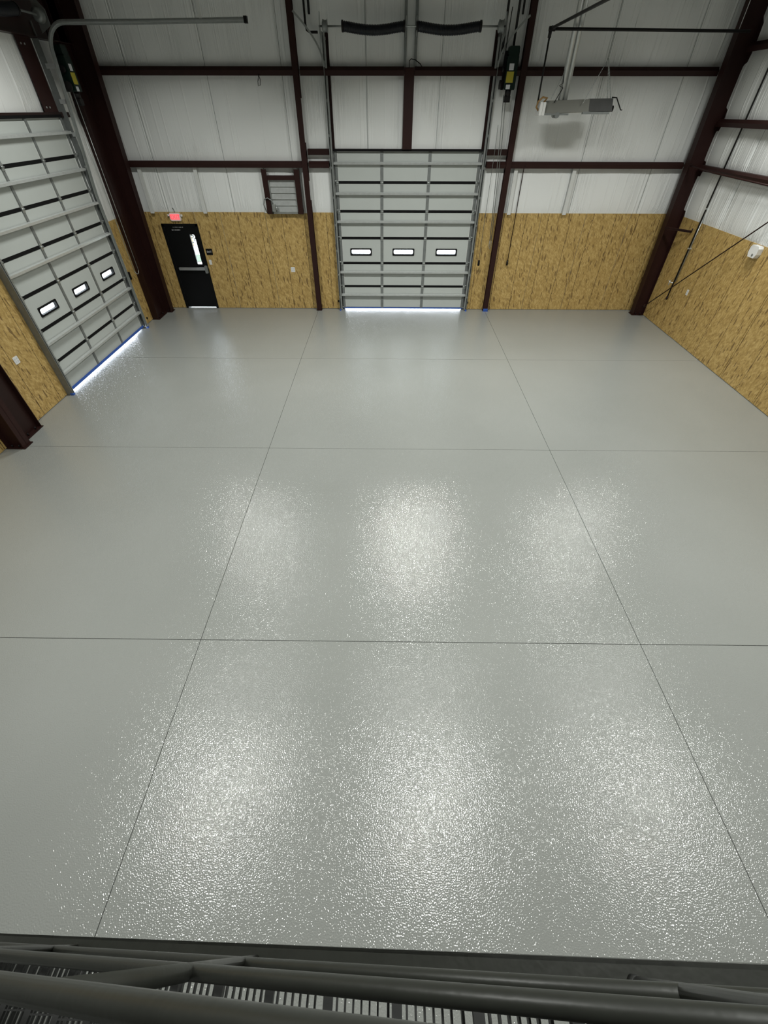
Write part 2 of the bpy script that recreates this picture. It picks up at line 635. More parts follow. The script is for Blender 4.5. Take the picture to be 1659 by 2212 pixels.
PLX, PRX = -2.09, 2.955
girt('wall_girt', 0, XL + .35, PLX - .07, *G2, D, 1, 'dark red steel girt high on the far wall, left of the left post')
girt('wall_girt', 0, PLX + .07, .30, *G2, D, 1, 'dark red steel girt above the centre door, left of its short stub post')
girt('wall_girt', 0, .535, PRX - .07, *G2, D, 1, 'dark red steel girt above the centre door, running behind the green operator')
girt('wall_girt', 0, PRX + .07, 7.25, *G2, D, 1, 'dark red steel girt high on the far wall behind the hanging heater')
girt('wall_girt', 0, XL + .35, PLX - .07, *G1, D, 1, 'dark red steel girt above the exit door and the louver frame')
girt('wall_girt', 0, PRX + .07, 7.28, *G1, D, 1, 'dark red steel girt above the right-hand strand board of the far wall')
girt('wall_girt', 0, PLX + .07, DX0 - .13, *G1, D, 1, 'short dark red girt between the left post and the centre door')
girt('wall_girt', 0, DX1 + .13, PRX - .07, *G1, D, 1, 'short dark red girt between the centre door and the right post')
girt('wall_girt', 1, 2.0, 13.15, 3.375, 3.475, XR, 1, 'dark red girt on the right wall just above the strand board')
girt('wall_girt', 1, 2.0, 13.15, 4.155, 4.285, XR, 1, 'dark red girt on the right wall, second above the strand board')
girt('wall_girt', 1, 2.0, 13.15, 5.31, 5.45, XR, 1, 'dark girt on the right wall at the top corner of the frame')

# door bay posts
for px, lab, tape in ((PLX - .03, 'slim dark red steel post left of the centre sectional door', False), (PRX, 'slim dark red steel post right of the centre door with blue tape at its foot', True)):
    p = thing('steel_post', (px, 13.5, 0), lab, 'post', 'posts beside the centre door')
    obj('shaft', B().box(px - .065, px + .065, 13.425, 13.435, .01, CEIL).box(px - .005, px + .005, 13.435, 13.57, .01, CEIL).box(px - .065, px + .065, 13.57, 13.58, .01, CEIL), 'red_oxide', p)
    obj('base_plate', B().box(px - .08, px + .08, 13.405, 13.585, 0, .012), 'red_oxide_gloss', p)
    if tape:
        obj('masking_tape', B().box(px - .068, px + .068, 13.421, 13.425, .012, .075).box(px - .08, px + .08, 13.40, 13.405, 0, .012), 'tape_blue', p, label='blue masking tape')

# centre stub post over the door and the header between posts
st = thing('stub_post', (.42, 13.52, 3.73), 'short wide dark red stub post standing on the centre door header', 'post')
obj('face_plate', B().box(.305, .53, 13.44, 13.45, 3.73, 5.10), 'red_oxide', st)
obj('web', B().box(.41, .425, 13.45, 13.585, 3.73, 5.10), 'red_oxide', st)
hd = thing('door_header', (.42, 13.52, 3.69), 'dark steel header beam across the top of the centre sectional door', 'beam')
obj('channel', B().box(PLX + .07, PRX - .07, 13.5, 13.59, 3.69, 3.735).box(PLX + .07, DX0 - .1, 13.47, 13.5, 3.62, 3.735).box(DX1 + .1, PRX - .07, 13.47, 13.5, 3.62, 3.735), 'red_oxide_gloss', hd)
obj('weather_strip', B().box(DX0 - .02, DX1 + .02, 13.49, 13.5, 3.69, 3.73), 'black_rubber', hd)


def frame_column(label, inner, xin0, xin1, yn, yd, xwall, group):
    """tapered rigid-frame column: web in the X plane, inner flange leaning; inner = +1 flange faces +X"""
    c = thing('frame_column', ((xin0 + xwall) / 2, yn + yd / 2, 0), label, 'column', group)
    ym = yn + yd / 2
    zt = CEIL
    xt = xin0 + (xin1 - xin0) * zt / 6.0
    s = -inner
    obj('web', B().hexa([(xwall, ym - .006, .015), (xin0, ym - .006, .015), (xin0, ym + .006, .015), (xwall, ym + .006, .015)],
                        [(xwall, ym - .006, zt), (xt, ym - .006, zt), (xt, ym + .006, zt), (xwall, ym + .006, zt)]), 'red_oxide', c)
    obj('inner_flange', B().hexa([(xin0, yn, .015), (xin0 + s * .014, yn, .015), (xin0 + s * .014, yn + yd, .015), (xin0, yn + yd, .015)],
                                 [(xt, yn, zt), (xt + s * .014, yn, zt), (xt + s * .014, yn + yd, zt), (xt, yn + yd, zt)]), 'red_oxide', c)
    obj('outer_flange', B().box(xwall - s * .012, xwall, yn, yn + yd, .015, zt), 'red_oxide', c)
    obj('base_plate', B().box(xin0 - s * .03, xwall, yn - .02, yn + yd + .02, 0, .016), 'red_oxide_gloss', c)
    bp = B()
    for bx in (.3, .7):
        for by in (yn + .03, yn + yd - .03):
            xx = xin0 + (xwall - xin0) * bx
            bp.tube([(xx, by, .016), (xx, by, .06)], .014, 6)
    stuff(obj('anchor_bolts', bp, 'black_steel', c))
    return c


frame_column('dark red tapered steel column in the far right corner', -1, 7.333, 7.20, 13.165, .2, XR - .005, 'rigid frame columns')
frame_column('dark red tapered steel column in the far left corner beside the exit door', 1, -6.585, -6.43, 13.2, .2, XL + .005, 'rigid frame columns')
frame_column('dark red tapered steel column nearest on the left wall', 1, -6.585, -6.43, 6.14, .19, XL + .005, 'rigid frame columns')


def portal_column(label, ya0, ya1, yb, group):
    """wind column beside the door: web flat to the wall"""
    c = thing('portal_column', (-6.8, (ya0 + yb) / 2, 0), label, 'column', group)
    zt = 6.3
    sgn = 1 if yb > ya0 else -1
    obj('web', B().hexa([(-6.806, ya0, .015), (-6.794, ya0, .015), (-6.794, yb, .015), (-6.806, yb, .015)],
                        [(-6.806, ya1, zt), (-6.794, ya1, zt), (-6.794, yb, zt), (-6.806, yb, zt)]), 'red_oxide_gloss', c)
    for y0, y1 in ((ya0, ya1), (yb, yb)):
        d = .012 * (-sgn if y0 == yb and y1 == yb else sgn)
        obj('flange', B().hexa([(-6.89, y0, .015), (-6.715, y0, .015), (-6.715, y0 + d, .015), (-6.89, y0 + d, .015)],
                               [(-6.89, y1, zt), (-6.715, y1, zt), (-6.715, y1 + d, zt), (-6.89, y1 + d, zt)]), 'red_oxide_gloss', c)
    a, b2 = min(ya0, yb), max(ya0, yb)
    obj('base_plate', B().box(-6.9, -6.69, a - .015, b2 + .015, 0, .016), 'red_oxide_gloss', c)
    bp = B()
    for by in (a + .12, b2 - .12):
        for bx in (-6.75, -6.855):
            bp.tube([(bx, by, .016), (bx, by, .065)], .014, 6)
    stuff(obj('anchor_bolts', bp, 'black_steel', c))


portal_column('dark red wind column between the left sectional door and the far left corner', 12.585, 12.64, 13.12, 'portal columns')
portal_column('dark red wind column between the nearest left column and the left door', 6.88, 6.84, 6.42, 'portal columns')
pb = thing('portal_beam', (-6.8, 9.6, 5.4), 'dark steel beam spanning above the left sectional door', 'beam')
obj('bottom_flange', B().box(-6.89, -6.71, 6.45, 13.1, 5.40, 5.415), 'red_oxide_gloss', pb)
obj('web', B().box(-6.806, -6.794, 6.45, 13.1, 5.415, 6.2), 'red_oxide_gloss', pb)
obj('top_flange', B().box(-6.89, -6.71, 6.45, 13.1, 6.2, 6.215), 'red_oxide_gloss', pb)

# left door head framing
h2 = thing('door_header', (-6.87, 10, 4.31), 'dark steel header beam across the top of the left sectional door', 'beam')
obj('channel', B().box(XL - .012, XL + .06, LY0 - .1, 12.2, 4.30, 4.38), 'red_oxide_gloss', h2)
obj('weather_strip', B().box(XL + .06, XL + .07, LY0, LY1, 4.30, 4.345), 'black_rubber', h2)
s2 = thing('stub_post', (-6.87, 11.6, 4.38), 'bolted dark red stub post on the left door header', 'post')
obj('face_plate', B().box(XL + .06, XL + .07, 11.36, 11.82, 4.38, 5.40), 'red_oxide', s2)
obj('web', B().box(XL, XL + .06, 11.58, 11.60, 4.38, 5.40), 'red_oxide', s2)
for by in (11.45, 11.56):
    for bz in (4.45, 5.30):
        obj('bolt', B().tube([(XL + .07, by, bz), (XL + .085, by, bz)], .016, 6), 'galvanised', s2)

# furring strips under the lower girt
for (x, lab) in ((-6.35, 'white wooden furring strip above the exit door, beside the far left column'), (-4.93, 'white wooden furring strip between the exit sign and the louver'),
                 (3.18, 'white wooden furring strip just right of the right post'), (4.65, 'white wooden furring strip in the middle of the right insulation bay')):
    f = obj('furring_strip', B().box(x - .045, x + .045, 13.50, 13.54, 2.42, 3.385).box(x - .02, x + .02, 13.54, 13.575, 2.42, 3.385), 'white_lumber')
    tag(f, lab, 'lumber', 'furring strips')


# ------------------------------------------------------------------ sectional doors
def rect_hole(mb, x0, x1, y0, y1, z0, z1, h):
    hx0, hx1, hz0, hz1 = h
    mb.box(x0, hx0, y0, y1, z0, z1).box(hx1, x1, y0, y1, z0, z1)
    mb.box(hx0, hx1, y0, y1, z0, hz0).box(hx0, hx1, y0, y1, hz1, z1)
    return mb


def sectional_door(name, loc, rotz, W, nsec, lab, z_bot, z_top, stiles, wins, tape):
    """local frame: x across, -y towards the room, inner skin near y = 0"""
    d = thing(name, loc, lab, 'door', kind='structure', rotz=rotz)
    hgt = (z_top - z_bot) / nsec
    edges = [0] + stiles + [W]
    for s in range(nsec):
        z0, z1 = z_bot + s * hgt, z_bot + (s + 1) * hgt
        iswin = s == 2
        core = B()
        holes = []
        if iswin:
            zc = (z0 + z1) / 2 - .03
            for (c0, c1) in wins:
                holes.append((c0 + .035, c1 - .035, zc - .055, zc + .055))
            lim = [0] + [(holes[i][1] + holes[i + 1][0]) / 2 for i in range(2)] + [W]
            for k in range(3):
                rect_hole(core, lim[k], lim[k + 1], .012, .05, z0, z1, holes[k])
        else:
            core.box(0, W, .012, .05, z0, z1)
        sec = obj('door_section', core, 'door_grey', d, local=True)
        for k in range(3):
            a, c = edges[k] + (.07 if k == 0 else .028), edges[k + 1] - (.07 if k == 2 else .028)
            pn = B()
            if iswin:
                rect_hole(pn, a, c, 0, .012, z0 + .028, z1 - .032, holes[k])
            else:
                pn.box(a, c, 0, .012, z0 + .028, z1 - .032)
            # raised return lip at the panel sides, coloured white for the light it catches
            obj('panel', pn, 'door_grey', sec, local=True)
            for ea in (a, c - .014):
                obj('lit_lip', B().box(ea, ea + .014, -.006, 0, z0 + .028, z1 - .032), 'white_plastic', sec, local=True)
            if s < nsec - 1:
                obj('joint_strip', B().box(a, c, -.004, .012, z1 - .03, z1 + .026), 'black_rubber', sec, local=True)
        for k, e in enumerate(edges):
            a, c = (e, e + .075) if k == 0 else ((e - .075, e) if k == 3 else (e - .04, e + .04))
            stl = B().box(a, c, -.012, .012, z0 + .004, z1 - .004)
            stl.box(a + .012, c - .012, -.018, -.012, z0 + .01, z1 - .01)
            obj('stile', stl, 'galvanised_dull', sec, local=True)
            if s < nsec - 1:
                xm = (a + c) / 2
                hg = B().box(xm - .034, xm + .034, -.026, -.018, z1 - .06, z1 + .05)
                hg.tube([(xm - .04, -.03, z1 - .002), (xm + .04, -.03, z1 - .002)], .011, 8)
                obj('hinge', hg, 'galvanised', sec, local=True)
        if not iswin:
            zc = z0 + hgt * .62
            # hat section strut
            poly = [(-.018, zc + .03), (-.018, zc + .02), (-.07, zc + .018), (-.074, zc + .012), (-.074, zc - .012), (-.07, zc - .018), (-.018, zc - .02), (-.018, zc - .03), (-.022, zc - .03), (-.022, zc - .024),
                    (-.082, zc - .02), (-.082, zc + .02), (-.022, zc + .024), (-.022, zc + .03)]
            obj('strut', B().prism(poly, 'x', -.035, W + .035), 'galvanised_bright', sec, local=True)
        else:
            for k, (c0, c1) in enumerate(wins):
                hx0, hx1, hz0, hz1 = holes[k]
                fr_ = B()
                n = 6
                def rr(x0, x1, q0, q1, r):
                    pts = []
                    for (cx, cz, a0) in ((x1 - r, q1 - r, 0), (x0 + r, q1 - r, 90), (x0 + r, q0 + r, 180), (x1 - r, q0 + r, 270)):
                        for i in range(5):
                            an = math.radians(a0 + 22.5 * i)
                            pts.append((cx + r * math.cos(an), cz + r * math.sin(an)))
                    return pts
                outp = rr(c0, c1, hz0 - .032, hz1 + .032, .02)
                inp = rr(hx0 + .002, hx1 - .002, hz0 + .002, hz1 - .002, .03)
                nn = len(outp)
                vs = [(p[0], -.014, p[1]) for p in outp] + [(p[0], -.014, p[1]) for p in inp] + [(p[0], .0, p[1]) for p in outp] + [(p[0], .05, p[1]) for p in inp]
                fs = []
                for i in range(nn):
                    j = (i + 1) % nn
                    fs += [(i, j, nn + j, nn + i), (i, 2 * nn + i, 2 * nn + j, j), (nn + i, nn + j, 3 * nn + j, 3 * nn + i)]
                fr_.add(vs, fs)
                obj('window_frame', fr_, 'black_rubber', sec, local=True)
                obj('window_pane', B().box(hx0, hx1, .024, .03, hz0, hz1), 'pane_glass', sec, local=True)
        # rollers
        ro = B()
        for xs, xe in ((-.06, .02), (W - .02, W + .06)):
            ro.tube([(xs, -.035, z0 + .03), (xe, -.035, z0 + .03)], .01, 6)
        stuff(obj('rollers', ro, 'galvanised', sec, local=True))
    if tape:
        obj('bottom_bar', B().box(0, W, -.014, .05, z_bot - .012, z_bot + .004).box(.0, W, -.02, -.013, z_bot - .012, z_bot + .045), 'tape_blue', d, local=True, label='bottom edge masked with blue tape')
    else:
        obj('bottom_bar', B().box(0, W, -.014, .05, z_bot - .012, z_bot + .012), 'tape_blue', d, local=True, label='thin dark blue bottom edge')
    return d


W1 = DX1 - DX0
dy = D - .035
wn = [(at(757, 543, Y=dy).x - DX0, at(803, 543, Y=dy).x - DX0), (at(848, 543, Y=dy).x - DX0, at(895, 543, Y=dy).x - DX0), (at(941, 544, Y=dy).x - DX0, at(987, 544, Y=dy).x - DX0)]
sectional_door('door_1', (DX0, dy, 0), 0, W1, 6, 'grey steel sectional overhead door with three windows in the far wall', .045, 3.69, [-.197 - DX0, 1.0 - DX0], wn, False)
W2 = LY1 - LY0
wl = [(.62 * i + .30 + i * .60, .62 * i + .90 + i * .60) for i in range(3)]
sectional_door('door_2', (XL + .04, LY0, 0), math.pi / 2, W2, 7, 'tall grey steel sectional overhead door in the left wall with blue tape along its foot', .058, 4.30, [W2 / 3, W2 * 2 / 3], wl, True)


def arc(c, r, a0, a1, u, v, n=10):
    c, u, v = Vector(c), Vector(u), Vector(v)
    return [c + u * r * math.cos(math.radians(a0 + (a1 - a0) * i / n)) + v * r * math.sin(math.radians(a0 + (a1 - a0) * i / n)) for i in range(n + 1)]


# tracks of the far door: wall angle plus rail, brace sweeping off to the post
for sx, xe, lab in ((-1, DX0, 'galvanised track up the left jamb of the centre door'), (1, DX1, 'galvanised track up the right jamb of the centre door')):
    t_ = thing('door_track', (xe, 13.5, 0), lab, 'track', 'tracks of the centre door')
    xa = xe + sx * .085
    obj('wall_angle', B().box(xa, xa + sx * .012, 13.42, D, .01, 5.62).box(xa - sx * .06, xa, D - .03, D - .02, .01, 5.62), 'galvanised_dull', t_)
    xr = xe + sx * .045
    rl = B()
    rl.box(xr - .022, xr + .022, 13.455, 13.462, .03, 5.55).box(xr + sx * .018, xr + sx * .022, 13.462, 13.525, .03, 5.55).box(xr - .022, xr + .022, 13.518, 13.525, .03, 5.55)
    obj('rail', rl, 'galvanised', t_)
    end = Vector(((PLX + .04) if sx < 0 else (PRX - .06), 13.40, 5.90 if sx < 0 else 5.84))
    p0 = Vector((xa, 13.42, 5.1))
    p1 = Vector((xa, 13.41, 5.45))
    pts = []
    for i in range(13):
        q = i / 12
        pts.append(p0 * (1 - q) ** 2 + p1 * 2 * q * (1 - q) + end * q * q)
    obj('sway_brace', B().sweep(pts, .012, .035, (0, 1, 0)), 'galvanised', t_)
    pieces('bracket', [B().box(xr, xa, 13.46, 13.535, .35 + k * .6, .40 + k * .6) for k in range(9)], 'galvanised', t_)
    obj('tape_wrap', B().box(xa - .02, xa + .02, 13.415, 13.50, .0, .035), 'tape_blue', t_, label='blue tape round the foot')
    dk = B().box(xr - sx * .025, xr - sx * .02, 13.46, 13.50, .05, 5.5)
    obj('jamb_seal', dk, 'black_rubber', t_)

# dark jamb members above the door
for xa, lab in ((DX0 - .03, 'narrow dark jamb strip above the left corner of the centre door'), (DX1 - .03, 'narrow dark jamb strip above the right corner of the centre door')):
    jb = obj('jamb_strip', B().box(xa, xa + .06, 13.545, 13.56, 3.74, 5.65).box(xa + .02, xa + .04, 13.56, 13.59, 3.74, 5.65), 'red_oxide_gloss')
    tag(jb, lab, 'trim', 'jamb strips')

# tracks of the left door
for near, ye, lab in ((True, LY0, 'galvanised track up the near jamb of the left door'), (False, LY1, 'galvanised track up the far jamb of the left door, bending to a long level rail')):
    s = -1 if near else 1
    t_ = thing('door_track', (XL + .1, ye, 0), lab, 'track', 'tracks of the left door')
    ya = ye + s * .085
    obj('wall_angle', B().box(XL, XL + .14, ya, ya + s * .012, .01, 5.62).box(XL, XL + .012, ya - s * .05, ya, .01, 5.62), 'galvanised_dull', t_)
    yr = ye + s * .05
    xr = XL + .115
    R0 = .42
    zc = 5.60 - R0
    ru = [Vector((xr, yr, .03)), Vector((xr, yr, 3.0))] + [Vector((xr + max(0, (q - 3.0)) * .1, yr, q)) for q in (4.0, 4.6)]
    xb = xr + .16 + .04
    ru += arc((xb + R0 + .02, yr, zc), R0, 180, 90, (1, 0, 0), (0, 0, 1), 12)
    ru += [Vector((xb + R0 + 1.5, yr, 5.605)), Vector((-2.7, yr, 5.63))]
    obj('rail', B().sweep(ru, .05, .022, (0, 1, 0)).sweep([p + Vector((0, s * .022, 0)) for p in ru], .006, .075, (0, 1, 0)), 'galvanised', t_)
    hx = -3.55
    hb = obj('hanger', B().box(hx - .03, hx + .03, yr, yr + .006, 5.64, CEIL - .002), 'white_lumber', t_)  # galvanised strap, its glint put into a white colour
    obj('end_stop', B().box(-2.74, -2.68, yr - .04, yr + .05, 5.585, 5.675), 'black_steel', t_)
    for zz in (.45, 1.05, 1.65, 2.25, 2.85, 3.45, 4.0, 4.5, 5.0):
        xx = xr + max(0, zz - 3.0) * .1
        obj('bracket', B().box(XL + .1, xx, yr + s * .02, yr + s * .032, zz, zz + .07), 'galvanised_bright', t_)
    obj('tape_wrap', B().box(XL + .08, XL + .15, ya - .03, ya + .03, 0, .04), 'tape_blue', t_, label='blue tape round the foot')


# torsion spring shafts
def spring_shaft(loc, rotz, W, lab, spans, x_mid, back=.25):
    d = thing('torsion_shaft', loc, lab, 'door spring', rotz=rotz)
    obj('shaft', B().tube([(-.12, 0, 0), (W + .12, 0, 0)], .016, 10), 'galvanised', d, local=True)
    for a, c in spans:
        pts, rs = [], []
        n = 150
        for i in range(n + 1):
            q = i / n
            pts.append((a + (c - a) * q, 0, -.055 * math.sin(math.pi * q) ** 1.2))
            rs.append(.078 + .006 * math.sin(i * math.pi * .5))
        sp = obj('spring', B().tube(pts, rs, 14), 'spring_black', d, local=True, label='sagging black coil spring')
        for e in (a, c):
            obj('spring_cone', B().tube([(e - .02, 0, 0), (e + .02, 0, 0)], .088, 14), 'black_steel', sp, local=True)
    for xx in (x_mid - .09, x_mid + .13):
        obj('centre_plate', B().box(xx, xx + .015, -.06, back, -.14, .14), 'galvanised', d, local=True)
    for xe, sg in ((0, -1), (W, 1)):
        lath = [(xe - .05, .055), (xe - .03, .1), (xe, .085), (xe + .05, .085), (xe + .06, .105)]
        obj('cable_drum', B().tube([(p[0], 0, 0) for p in lath], [p[1] for p in lath], 18), 'galvanised_dull', d, local=True)
        xo = xe + sg * .1
        obj('bearing_plate', B().prism([(-.11, -.12), (.1, -.22), (.1, .2), (.0, .2), (-.11, .08)], 'x', xo, xo + .006), 'galvanised', d, local=True)
    return d


sp_l = (at(740, 60, Y=13.25).x - DX0, at(873, 60, Y=13.25).x - DX0)
sp_r = (at(901, 60, Y=13.25).x - DX0, at(1038, 60, Y=13.25).x - DX0)
spring_shaft((DX0, 13.25, 5.675), 0, W1, 'torsion shaft with two sagging black springs above the centre door', [sp_l, sp_r], .40 - DX0)
spring_shaft((XL + .36, LY0, 5.68), math.pi / 2, W2, 'torsion shaft with cable drum above the left door at the frame corner', [(.5, 1.6), (1.9, 3.0)], 1.75, .11)

# spring pad uprights above the centre stub
for x, lab in ((.315, 'thin galvanised upright angle left of the gap between the two springs'), (.545, 'thin galvanised upright angle right of the gap between the two springs')):
    a_ = obj('upright_angle', B().box(x - .03, x + .03, 13.50, 13.508, 5.05, CEIL).box(x - .03, x - .022, 13.508, 13.58, 5.05, CEIL), 'galvanised_dull')
    tag(a_, lab, 'angle iron', 'spring pad uprights')


# ------------------------------------------------------------------ door operators
def operator(loc, rotz, lab, stickers=True):
    """trolley-less jackshaft operator: motor box, gear case, chain wheel. local: -y to the room"""
    d = thing('door_operator', loc, lab, 'door opener', rotz=rotz)
    obj('backplate', B().box(-.14, .17, .10, .115, -.30, .30), 'black_steel', d, local=True)
    obj('gear_case', B().bevbox(-.10, .14, -.08, .10, -.30, .22, .02), 'operator_green', d, local=True)
    obj('motor', B().tube([(.02, -.0, -.28), (.02, -.0, -.40)], .065, 16).box(-.05, .08, -.06, .06, -.50, -.40), 'black_steel', d, local=True)
    obj('top_cover', B().bevbox(-.09, .13, -.07, .1, .22, .36, .02), 'operator_green', d, local=True)
    obj('sticker', B().box(-.045, .055, -.084, -.08, .0, .10), 'label_white', d, local=True, label='white data sticker')
    obj('sticker', B().box(-.08, .075, -.084, -.08, -.19, -.02), 'label_yellow', d, local=True, label='yellow warning sticker')
    obj('sticker', B().box(-.06, .03, -.084, -.08, -.33 + .04, -.22), 'label_white', d, local=True, label='small white sticker')
    obj('chain_wheel', B().tube([(-.2, .0, -.22), (-.16, 0, -.22)], .075, 16), 'black_steel', d, local=True)
    obj('sprocket', B().tube([(-.18, .0, .02), (-.14, 0, .02)], .05, 14), 'black_steel', d, local=True)
    obj('drive_chain', B().sweep([(-.16, .05, .0), (-.13, .05, .9)], .02, .015, (0, 1, 0)), 'black_steel', d, local=True)
    return d


pc = at(1102, 155, Y=13.3)
operator((pc.x, 13.32, pc.z + .02), 0, 'dark green door operator with yellow and white stickers right of the centre door')
op2 = operator((XL + .36, 12.2, 4.98), math.pi / 2, 'door operator with a yellow sticker high beside the left door track')

# hand chains and cord of the centre door
def hang(name, pts, r, mat, lab, cat, group=None):
    o_ = obj(name, B().tube(pts, r, 6), mat)
    return tag(o_, lab, cat, group)


def Y_(x, y, Y):
    return at(x, y, Y=Y)


cz = thing('hand_chain', (pc.x - .1, 13.36, 1.3), 'looped hand chain hanging from the green operator', 'chain')
obj('strand', B().tube([Y_(1088, 205, 13.36), Y_(1080, 300, 13.36), Y_(1058, 520, 13.36)], .008, 6), 'galvanised_dull', cz)
obj('strand', B().tube([Y_(1093, 200, 13.34), Y_(1085, 300, 13.34), Y_(1061, 520, 13.34)], .008, 6), 'galvanised_dull', cz)
obj('loop', B().tube([Y_(1058, 520, 13.36), Y_(1056, 532, 13.355), Y_(1058, 538, 13.35), Y_(1060.5, 532, 13.345), Y_(1061, 520, 13.34)], .008, 6), 'galvanised_dull', cz)
cr_ = thing('pull_cord', (2.53, 13.4, 1.2), 'release cord with a black handle beside the centre door', 'cord')
obj('cord', B().tube([Y_(1076, 270, 13.4), Y_(1072.6, 300, 13.4), Y_(1034.5, 562, 13.4)], .006, 6), 'galvanised_dull', cr_)
hp = Y_(1034, 568, 13.4)
obj('handle', B().tube([hp + Vector((0, 0, .07)), hp + Vector((0, 0, .06)), hp - Vector((0, 0, .06)), hp - Vector((0, 0, .07))], [.012, .03, .03, .015], 10), 'black_rubber', cr_)

lc = thing('hand_chain', (-6.55, 12.2, 1.4), 'looped hand chain hanging beside the left door in front of the wind column', 'chain')
la, lb = at(150, 185, X=-6.62), at(285, 590, X=-6.62)
ym_ = (la.y + lb.y) / 2
obj('strand', B().tube([(-6.62, ym_, la.z), (-6.62, ym_, 1.4)], .008, 6), 'galvanised', lc)
obj('strand', B().tube([(-6.56, ym_ + .1, la.z), (-6.56, ym_ + .1, 1.4)], .008, 6), 'galvanised', lc)
obj('loop', B().tube([(-6.62, ym_, 1.4), (-6.61, ym_ + .03, 1.34), (-6.59, ym_ + .05, 1.32), (-6.57, ym_ + .08, 1.34), (-6.56, ym_ + .1, 1.4)], .008, 6), 'galvanised', lc)
cp = thing('air_pipe', (3.32, 13.5, 1.27), 'thin dark red pipe drop on the right strand board beside the post', 'pipe')
yy = 13.54
obj('drop', B().tube([(3.37, 13.40, 3.44), (3.37, yy - .1, 3.42), (3.37, yy, 3.36), (3.385, yy, 1.32)], .010, 8), 'red_oxide', cp)
obj('valve', B().tube([(3.385, yy, 1.34), (3.385, yy, 1.22)], .026, 8).box(3.37, 3.40, yy - .06, yy - .01, 1.27, 1.29), 'black_steel', cp)

# conduits at the top of the door bay
def conduit(pts, r, lab, mat='black_steel', n=8):
    o_ = obj('conduit', B().tube(pts, r, n), mat)
    return tag(o_, lab, 'pipe', 'conduits above the centre door')


xk = at(655, 0, Y=13.45).x
conduit([(xk, 13.45, CEIL), (xk, 13.45, 5.72), (xk + .02, 13.45, 5.64), (xk + .08, 13.45, 5.61), (xk + .25, 13.45, 5.61)], .022, 'black conduit with an elbow left of the springs, beside the left post')
conduit([(xk + .09, 13.5, CEIL), (xk + .09, 13.5, 5.86)], .024, 'second black conduit at the top left of the centre bay')
xk = at(1100, 0, Y=13.45).x
conduit([(xk, 13.45, CEIL), (xk, 13.45, 5.3)], .025, 'black conduit dropping behind the green operator, left one')
xk = at(1124, 0, Y=13.45).x
conduit([(xk, 13.45, CEIL), (xk, 13.45, 5.3)], .025, 'black conduit dropping to the right of the green operator')
xk = at(1135, 0, Y=13.45).x
conduit([(xk, 13.5, CEIL), (xk, 13.5, 5.86)], .022, 'short black conduit hugging the right post at the top')

# cable loops
hang('cable_loop', [Y_(559, 160, 13.42), Y_(557, 176, 13.42), Y_(558, 186, 13.41), Y_(562, 184, 13.41), Y_(562, 172, 13.42), Y_(558, 160, 13.43)], .007, 'black_rubber', 'small grey cable loop hanging from the upper left girt', 'cable')
hang('cable_loop', [Y_(884, 146, 13.43), Y_(884, 132, 13.43), Y_(888, 127, 13.43), Y_(897, 129, 13.43), Y_(908, 138, 13.43), Y_(911, 144, 13.43)], .008, 'black_rubber', 'black cable loop on top of the centre stub post', 'cable')


# ------------------------------------------------------------------ exit door
d3 = thing('door_3', ((EX0 + EX1) / 2, D, 0), 'black exit door with narrow window and steel panic bar', 'door', kind='structure')
fr = B()
fr.box(EX0 - .02, EX0 + .05, D - .012, D + .2, 0, EH).box(EX1 - .05, EX1 + .02, D - .012, D + .2, 0, EH).box(EX0 - .02, EX1 + .02, D - .012, D + .2, EH - .05, EH + .012)
obj('door_frame', fr, 'black_paint', d3)
lx0, lx1 = at(412, 540, Y=D).x, at(424, 512, Y=D).x
wz0, wz1 = at(433, 571, Y=D).z, at(414, 507, Y=D).z
lx1 = at(437, 571, Y=D).x
lx0 = at(427, 571, Y=D).x
lf = B()
rect_hole(lf, EX0 + .052, EX1 - .052, D + .012, D + .056, .03, EH - .052, (lx0, lx1, wz0, wz1))
leaf = obj('leaf', lf, 'black_paint', d3)
obj('lite_frame', rect_hole(B(), lx0 - .03, lx1 + .03, D + .004, D + .012, wz0 - .03, wz1 + .03, (lx0, lx1, wz0, wz1)), 'black_paint', leaf)
obj('window_pane', B().box(lx0, lx1, D + .03, D + .036, wz0, wz1), 'pane_glass', leaf)
pbz = at(420, 580, Y=D).z
bx0, bx1 = at(388, 578, Y=D).x, at(449, 578, Y=D).x
obj('panic_bar', B().bevbox(bx0, bx1 - .06, D - .06, D - .005, pbz - .035, pbz + .035, .008).box(bx0 + .05, bx0 + .1, D - .005, D + .012, pbz - .03, pbz + .03), 'steel_bar', leaf, label='brushed steel panic bar')
obj('latch_case', B().bevbox(bx1 - .075, bx1 + .0, D - .07, D + .012, pbz - .11, pbz + .08, .01), 'galvanised_dull', leaf)
obj('threshold', B().box(EX0 + .05, EX1 - .05, D - .03, D + .1, 0, .018), 'galvanised', d3)
# unreadable pale marks near the head of the leaf
rnd = random.Random(4)
mk = B()
z1_, z2_ = at(385, 491, Y=D).z, at(382, 497, Y=D).z
for (za, xs, n_) in ((z1_, at(373, 491, Y=D).x, 12), (z2_, at(371, 497, Y=D).x, 10)):
    for k in range(n_):
        xx = xs + k * .024
        hh = rnd.uniform(.008, .018) * (1.6 if k == 0 else 1)
        mk.box(xx, xx + rnd.uniform(.007, .016), D + .0115, D + .012, za - hh * .6, za + hh * .6)
stuff(obj('pale_marks', mk, 'sign_text', leaf, label='two short lines of unreadable pale marks'))

